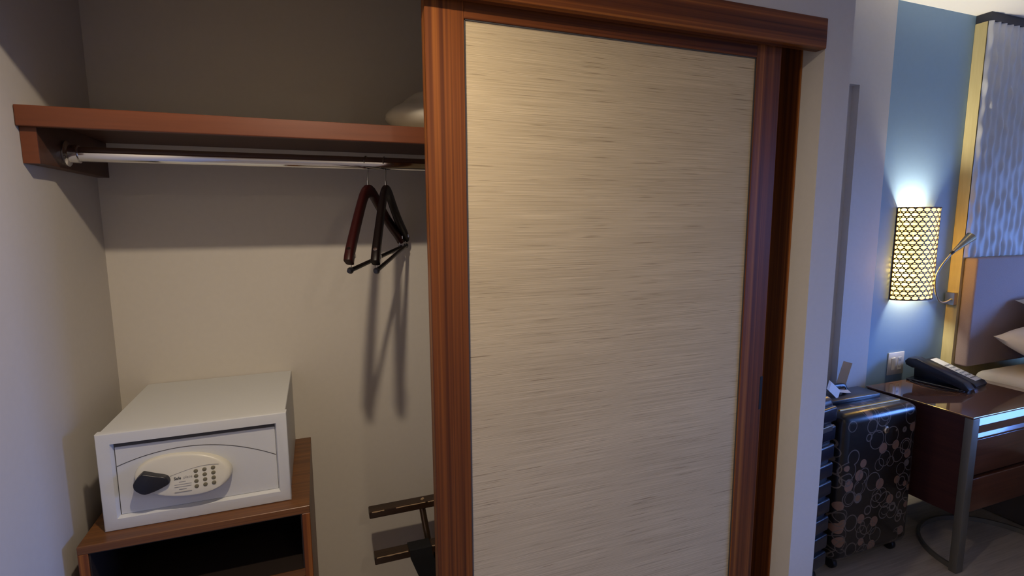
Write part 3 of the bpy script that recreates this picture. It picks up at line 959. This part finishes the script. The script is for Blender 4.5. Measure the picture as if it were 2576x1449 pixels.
# ------------------------------------------------------------------ suitcases
def circles_material():
    m, n, l, b = new_mat('dark_shell_with_circles')
    tc = n.new('ShaderNodeTexCoord')
    col = (0.012, 0.009, 0.008, 1)
    cur = None
    def math_(op, a, b_=None):
        x = n.new('ShaderNodeMath')
        x.operation = op
        for i, v in enumerate((a, b_)):
            if v is None:
                continue
            if isinstance(v, (int, float)):
                x.inputs[i].default_value = v
            else:
                l.new(v, x.inputs[i])
        return x.outputs[0]
    def layer(cur, sc_, off, kind, colr, rad, wid, frac):
        mp = n.new('ShaderNodeMapping')
        mp.inputs['Scale'].default_value = (sc_, sc_ * .35, sc_)
        mp.inputs['Location'].default_value = off
        l.new(tc.outputs['Object'], mp.inputs['Vector'])
        v = n.new('ShaderNodeTexVoronoi')
        v.inputs['Scale'].default_value = 1.0
        v.inputs['Randomness'].default_value = .75
        l.new(mp.outputs['Vector'], v.inputs['Vector'])
        if kind == 'dot':
            mask = math_('LESS_THAN', v.outputs['Distance'], rad)
        else:
            mask = math_('LESS_THAN', math_('ABSOLUTE', math_('SUBTRACT', v.outputs['Distance'], rad)), wid)
        sp = n.new('ShaderNodeSeparateColor')
        l.new(v.outputs['Color'], sp.inputs[0])
        mask = math_('MULTIPLY', mask, math_('LESS_THAN', sp.outputs[0], frac))
        mx = n.new('ShaderNodeMix')
        mx.data_type = 'RGBA'
        l.new(mask, mx.inputs['Factor'])
        if cur is None:
            mx.inputs['A'].default_value = col
        else:
            l.new(cur, mx.inputs['A'])
        mx.inputs['B'].default_value = (*colr, 1)
        return mx.outputs['Result']
    cur = layer(cur, 10.5, (.3, 0, .1), 'dot', (0.27, 0.15, 0.10), .255, 0, .80)
    cur = layer(cur, 13, (.55, 0, .35), 'dot', (0.25, 0.135, 0.075), .24, 0, .22)
    cur = layer(cur, 9, (.7, 0, .5), 'ring', (0.17, 0.14, 0.12), .37, .017, .95)
    cur = layer(cur, 10, (.15, 0, .85), 'ring', (0.16, 0.13, 0.11), .34, .017, .9)
    cur = layer(cur, 12, (.45, 0, .15), 'ring', (0.16, 0.13, 0.11), .33, .018, .85)
    l.new(cur, b.inputs['Base Color'])
    b.inputs['Roughness'].default_value = 0.3
    b.inputs['Coat Weight'].default_value = 0.2
    b.inputs['Coat Roughness'].default_value = 0.12
    return m
M['circles'] = circles_material()
M['case_black'] = plain('glossy_navy_shell', (0.010, 0.013, 0.022), 0.3, coat=0.6)
M['yellow'] = plain('piping_sconce_reflection', (0.80, 0.50, 0.05), 0.45)  # piping coloured yellow for the sconce reflected along it
M['paper'] = plain('paper_tag', (0.75, 0.74, 0.72), 0.7)
M['clear_strap'] = plain('beige_strap', (0.33, 0.29, 0.25), 0.6)

def wheel(parent, x, y, loc=False):
    bm = bmesh.new()
    lathe(bm, [(.006, -.011), (.022, -.011), (.024, -.007), (.024, .007), (.022, .011), (.006, .011)], (x, y, .0245), 'X', 18)
    mesh_obj('wheel', bm, M['black_plastic'], parent, 40, local=loc)
    bm = bmesh.new()
    box(bm, x - .017, x + .017, y - .016, y + .016, .042, .062, .004, 2)
    mesh_obj('wheel_housing', bm, M['black_plastic'], parent, 40, local=loc)

pc = thing('hard_suitcase', 'dark hard-shell suitcase printed with circles, beside the nightstand', 'suitcase', (2.195, 1.55, 0))
px0, px1, py0, py1, pz0, pz1 = 1.965, 2.428, 1.418, 1.690, .052, .700
mesh_obj('shell', B(px0, px1, py0, py1, pz0, pz1, .038, 6), M['circles'], pc, 50)
bm = bmesh.new()
for zz, a, b_ in ((.7005, px0 + .045, px1 - .05),):
    tube(bm, [(a, py0 + .062, zz), (b_, py0 + .062, zz)], .0048, 8)
mesh_obj('piping', bm, M['yellow'], pc, 40)
zl = bmesh.new()
yy = (py0 + py1) / 2
box(zl, px0 - .0015, px1 + .0015, yy - .008, yy + .008, pz0 + .03, pz1 - .03, .001, 1)
mesh_obj('zip_band', zl, M['strap'], pc)
mesh_obj('top_tray', B(px0 + .05, px1 - .09, yy - .02, yy + .09, pz1 - .004, pz1 + .020, .006, 2), M['black_plastic'], pc, 40)
hp = [(px0 + .07, yy + .05, pz1 + .015), (px0 + .075, yy + .05, pz1 + .04), (px0 + .10, yy + .05, pz1 + .052), (px0 + .21, yy + .05, pz1 + .052), (px0 + .235, yy + .05, pz1 + .04), (px0 + .24, yy + .05, pz1 + .015)]
hn = mesh_obj('carry_handle', T(smooth_pts(hp), .009, 10, ry=.012), M['black_plastic'], pc, 40)
tg1 = mesh_obj('paper_tag', ribbon(bmesh.new(), [(2.07, 1.585, pz1 + .075), (2.075, 1.578, pz1 + .068), (2.10, 1.572, pz1 + .045), (2.115, 1.565, pz1 + .028)], .05, .001, (.6, .3, .5)), M['paper'], hn)
tg2 = mesh_obj('baggage_strip', ribbon(bmesh.new(), [(2.165, 1.60, pz1 + .03), (2.20, 1.62, pz1 + .06), (2.26, 1.65, pz1 + .105), (2.30, 1.67, pz1 + .13)], .036, .001, (-.55, .82, .17)), M['clear_strap'], hn)
tg3 = mesh_obj('paper_tag', ribbon(bmesh.new(), [(2.145, 1.59, pz1 + .036), (2.17, 1.585, pz1 + .032), (2.20, 1.58, pz1 + .030)], .022, .001, (.2, .8, .3)), M['paper'], hn)
bm = bmesh.new()
lathe(bm, [(.016, .004), (.016, -.004), (.012, -.008), (.001, -.009)], (2.214, py0, EYE - .888), 'Y', 18)
lk = mesh_obj('badge', bm, M['chrome'], pc, 40)
lk['label'] = 'round silver badge'
for xx in (px0 + .05, px1 - .045):
    for yv in (py0 + .05, py1 - .05):
        wheel(pc, xx, yv)

ANG = 10
bc = thing('ribbed_suitcase', 'glossy black ribbed suitcase half hidden by the wall corner', 'suitcase', (1.655, 1.49, 0), rot=(0, 0, math.radians(ANG)))
bw, bd_, bz0, bz1 = .225, .13, .055, .80
mesh_obj('shell', B(-bw, bw, -bd_ + .012, bd_, bz0, bz1, .03, 5), M['case_black'], bc, 50, local=True)
rib_me = None
nrib = 9
hgt = (bz1 - bz0 - .05) / nrib
for i in range(nrib):
    if rib_me is None:
        r0 = mesh_obj('rib_panel', B(-bw + .012, bw - .004, -bd_, -bd_ + .03, 0, hgt - .016, .009, 3), M['case_black'], bc, 50, local=True)
        rib_me = r0.data
    else:
        r0 = bpy.data.objects.new('rib_panel', rib_me)
        C.objects.link(r0)
        r0.parent = bc
    r0.location = (0, 0, bz0 + .03 + i * hgt)
mesh_obj('badge', B(bw - .115, bw - .04, -bd_ - .004, -bd_ + .002, bz1 - .128, bz1 - .106, .002, 1), M['steel'], bc, local=True)
mesh_obj('piping', T([(-bw + .03, -bd_ + .06, bz1 + .001), (bw - .035, -bd_ + .06, bz1 + .001)], .003, 8), M['yellow'], bc, 40, local=True)
mesh_obj('carry_handle', T(smooth_pts([(-.07, .03, bz1 - .004), (-.065, .03, bz1 + .022), (0, .03, bz1 + .03), (.065, .03, bz1 + .022), (.07, .03, bz1 - .004)]), .008, 10), M['black_plastic'], bc, 40, local=True)
for xx in (-bw + .05, bw - .03):
    for yv in (-bd_ + .05, bd_ - .04):
        wheel(bc, xx, yv, True)

for o in list(bpy.data.objects):                                 # drop the bookkeeping property
    if '_o' in o:
        del o['_o']
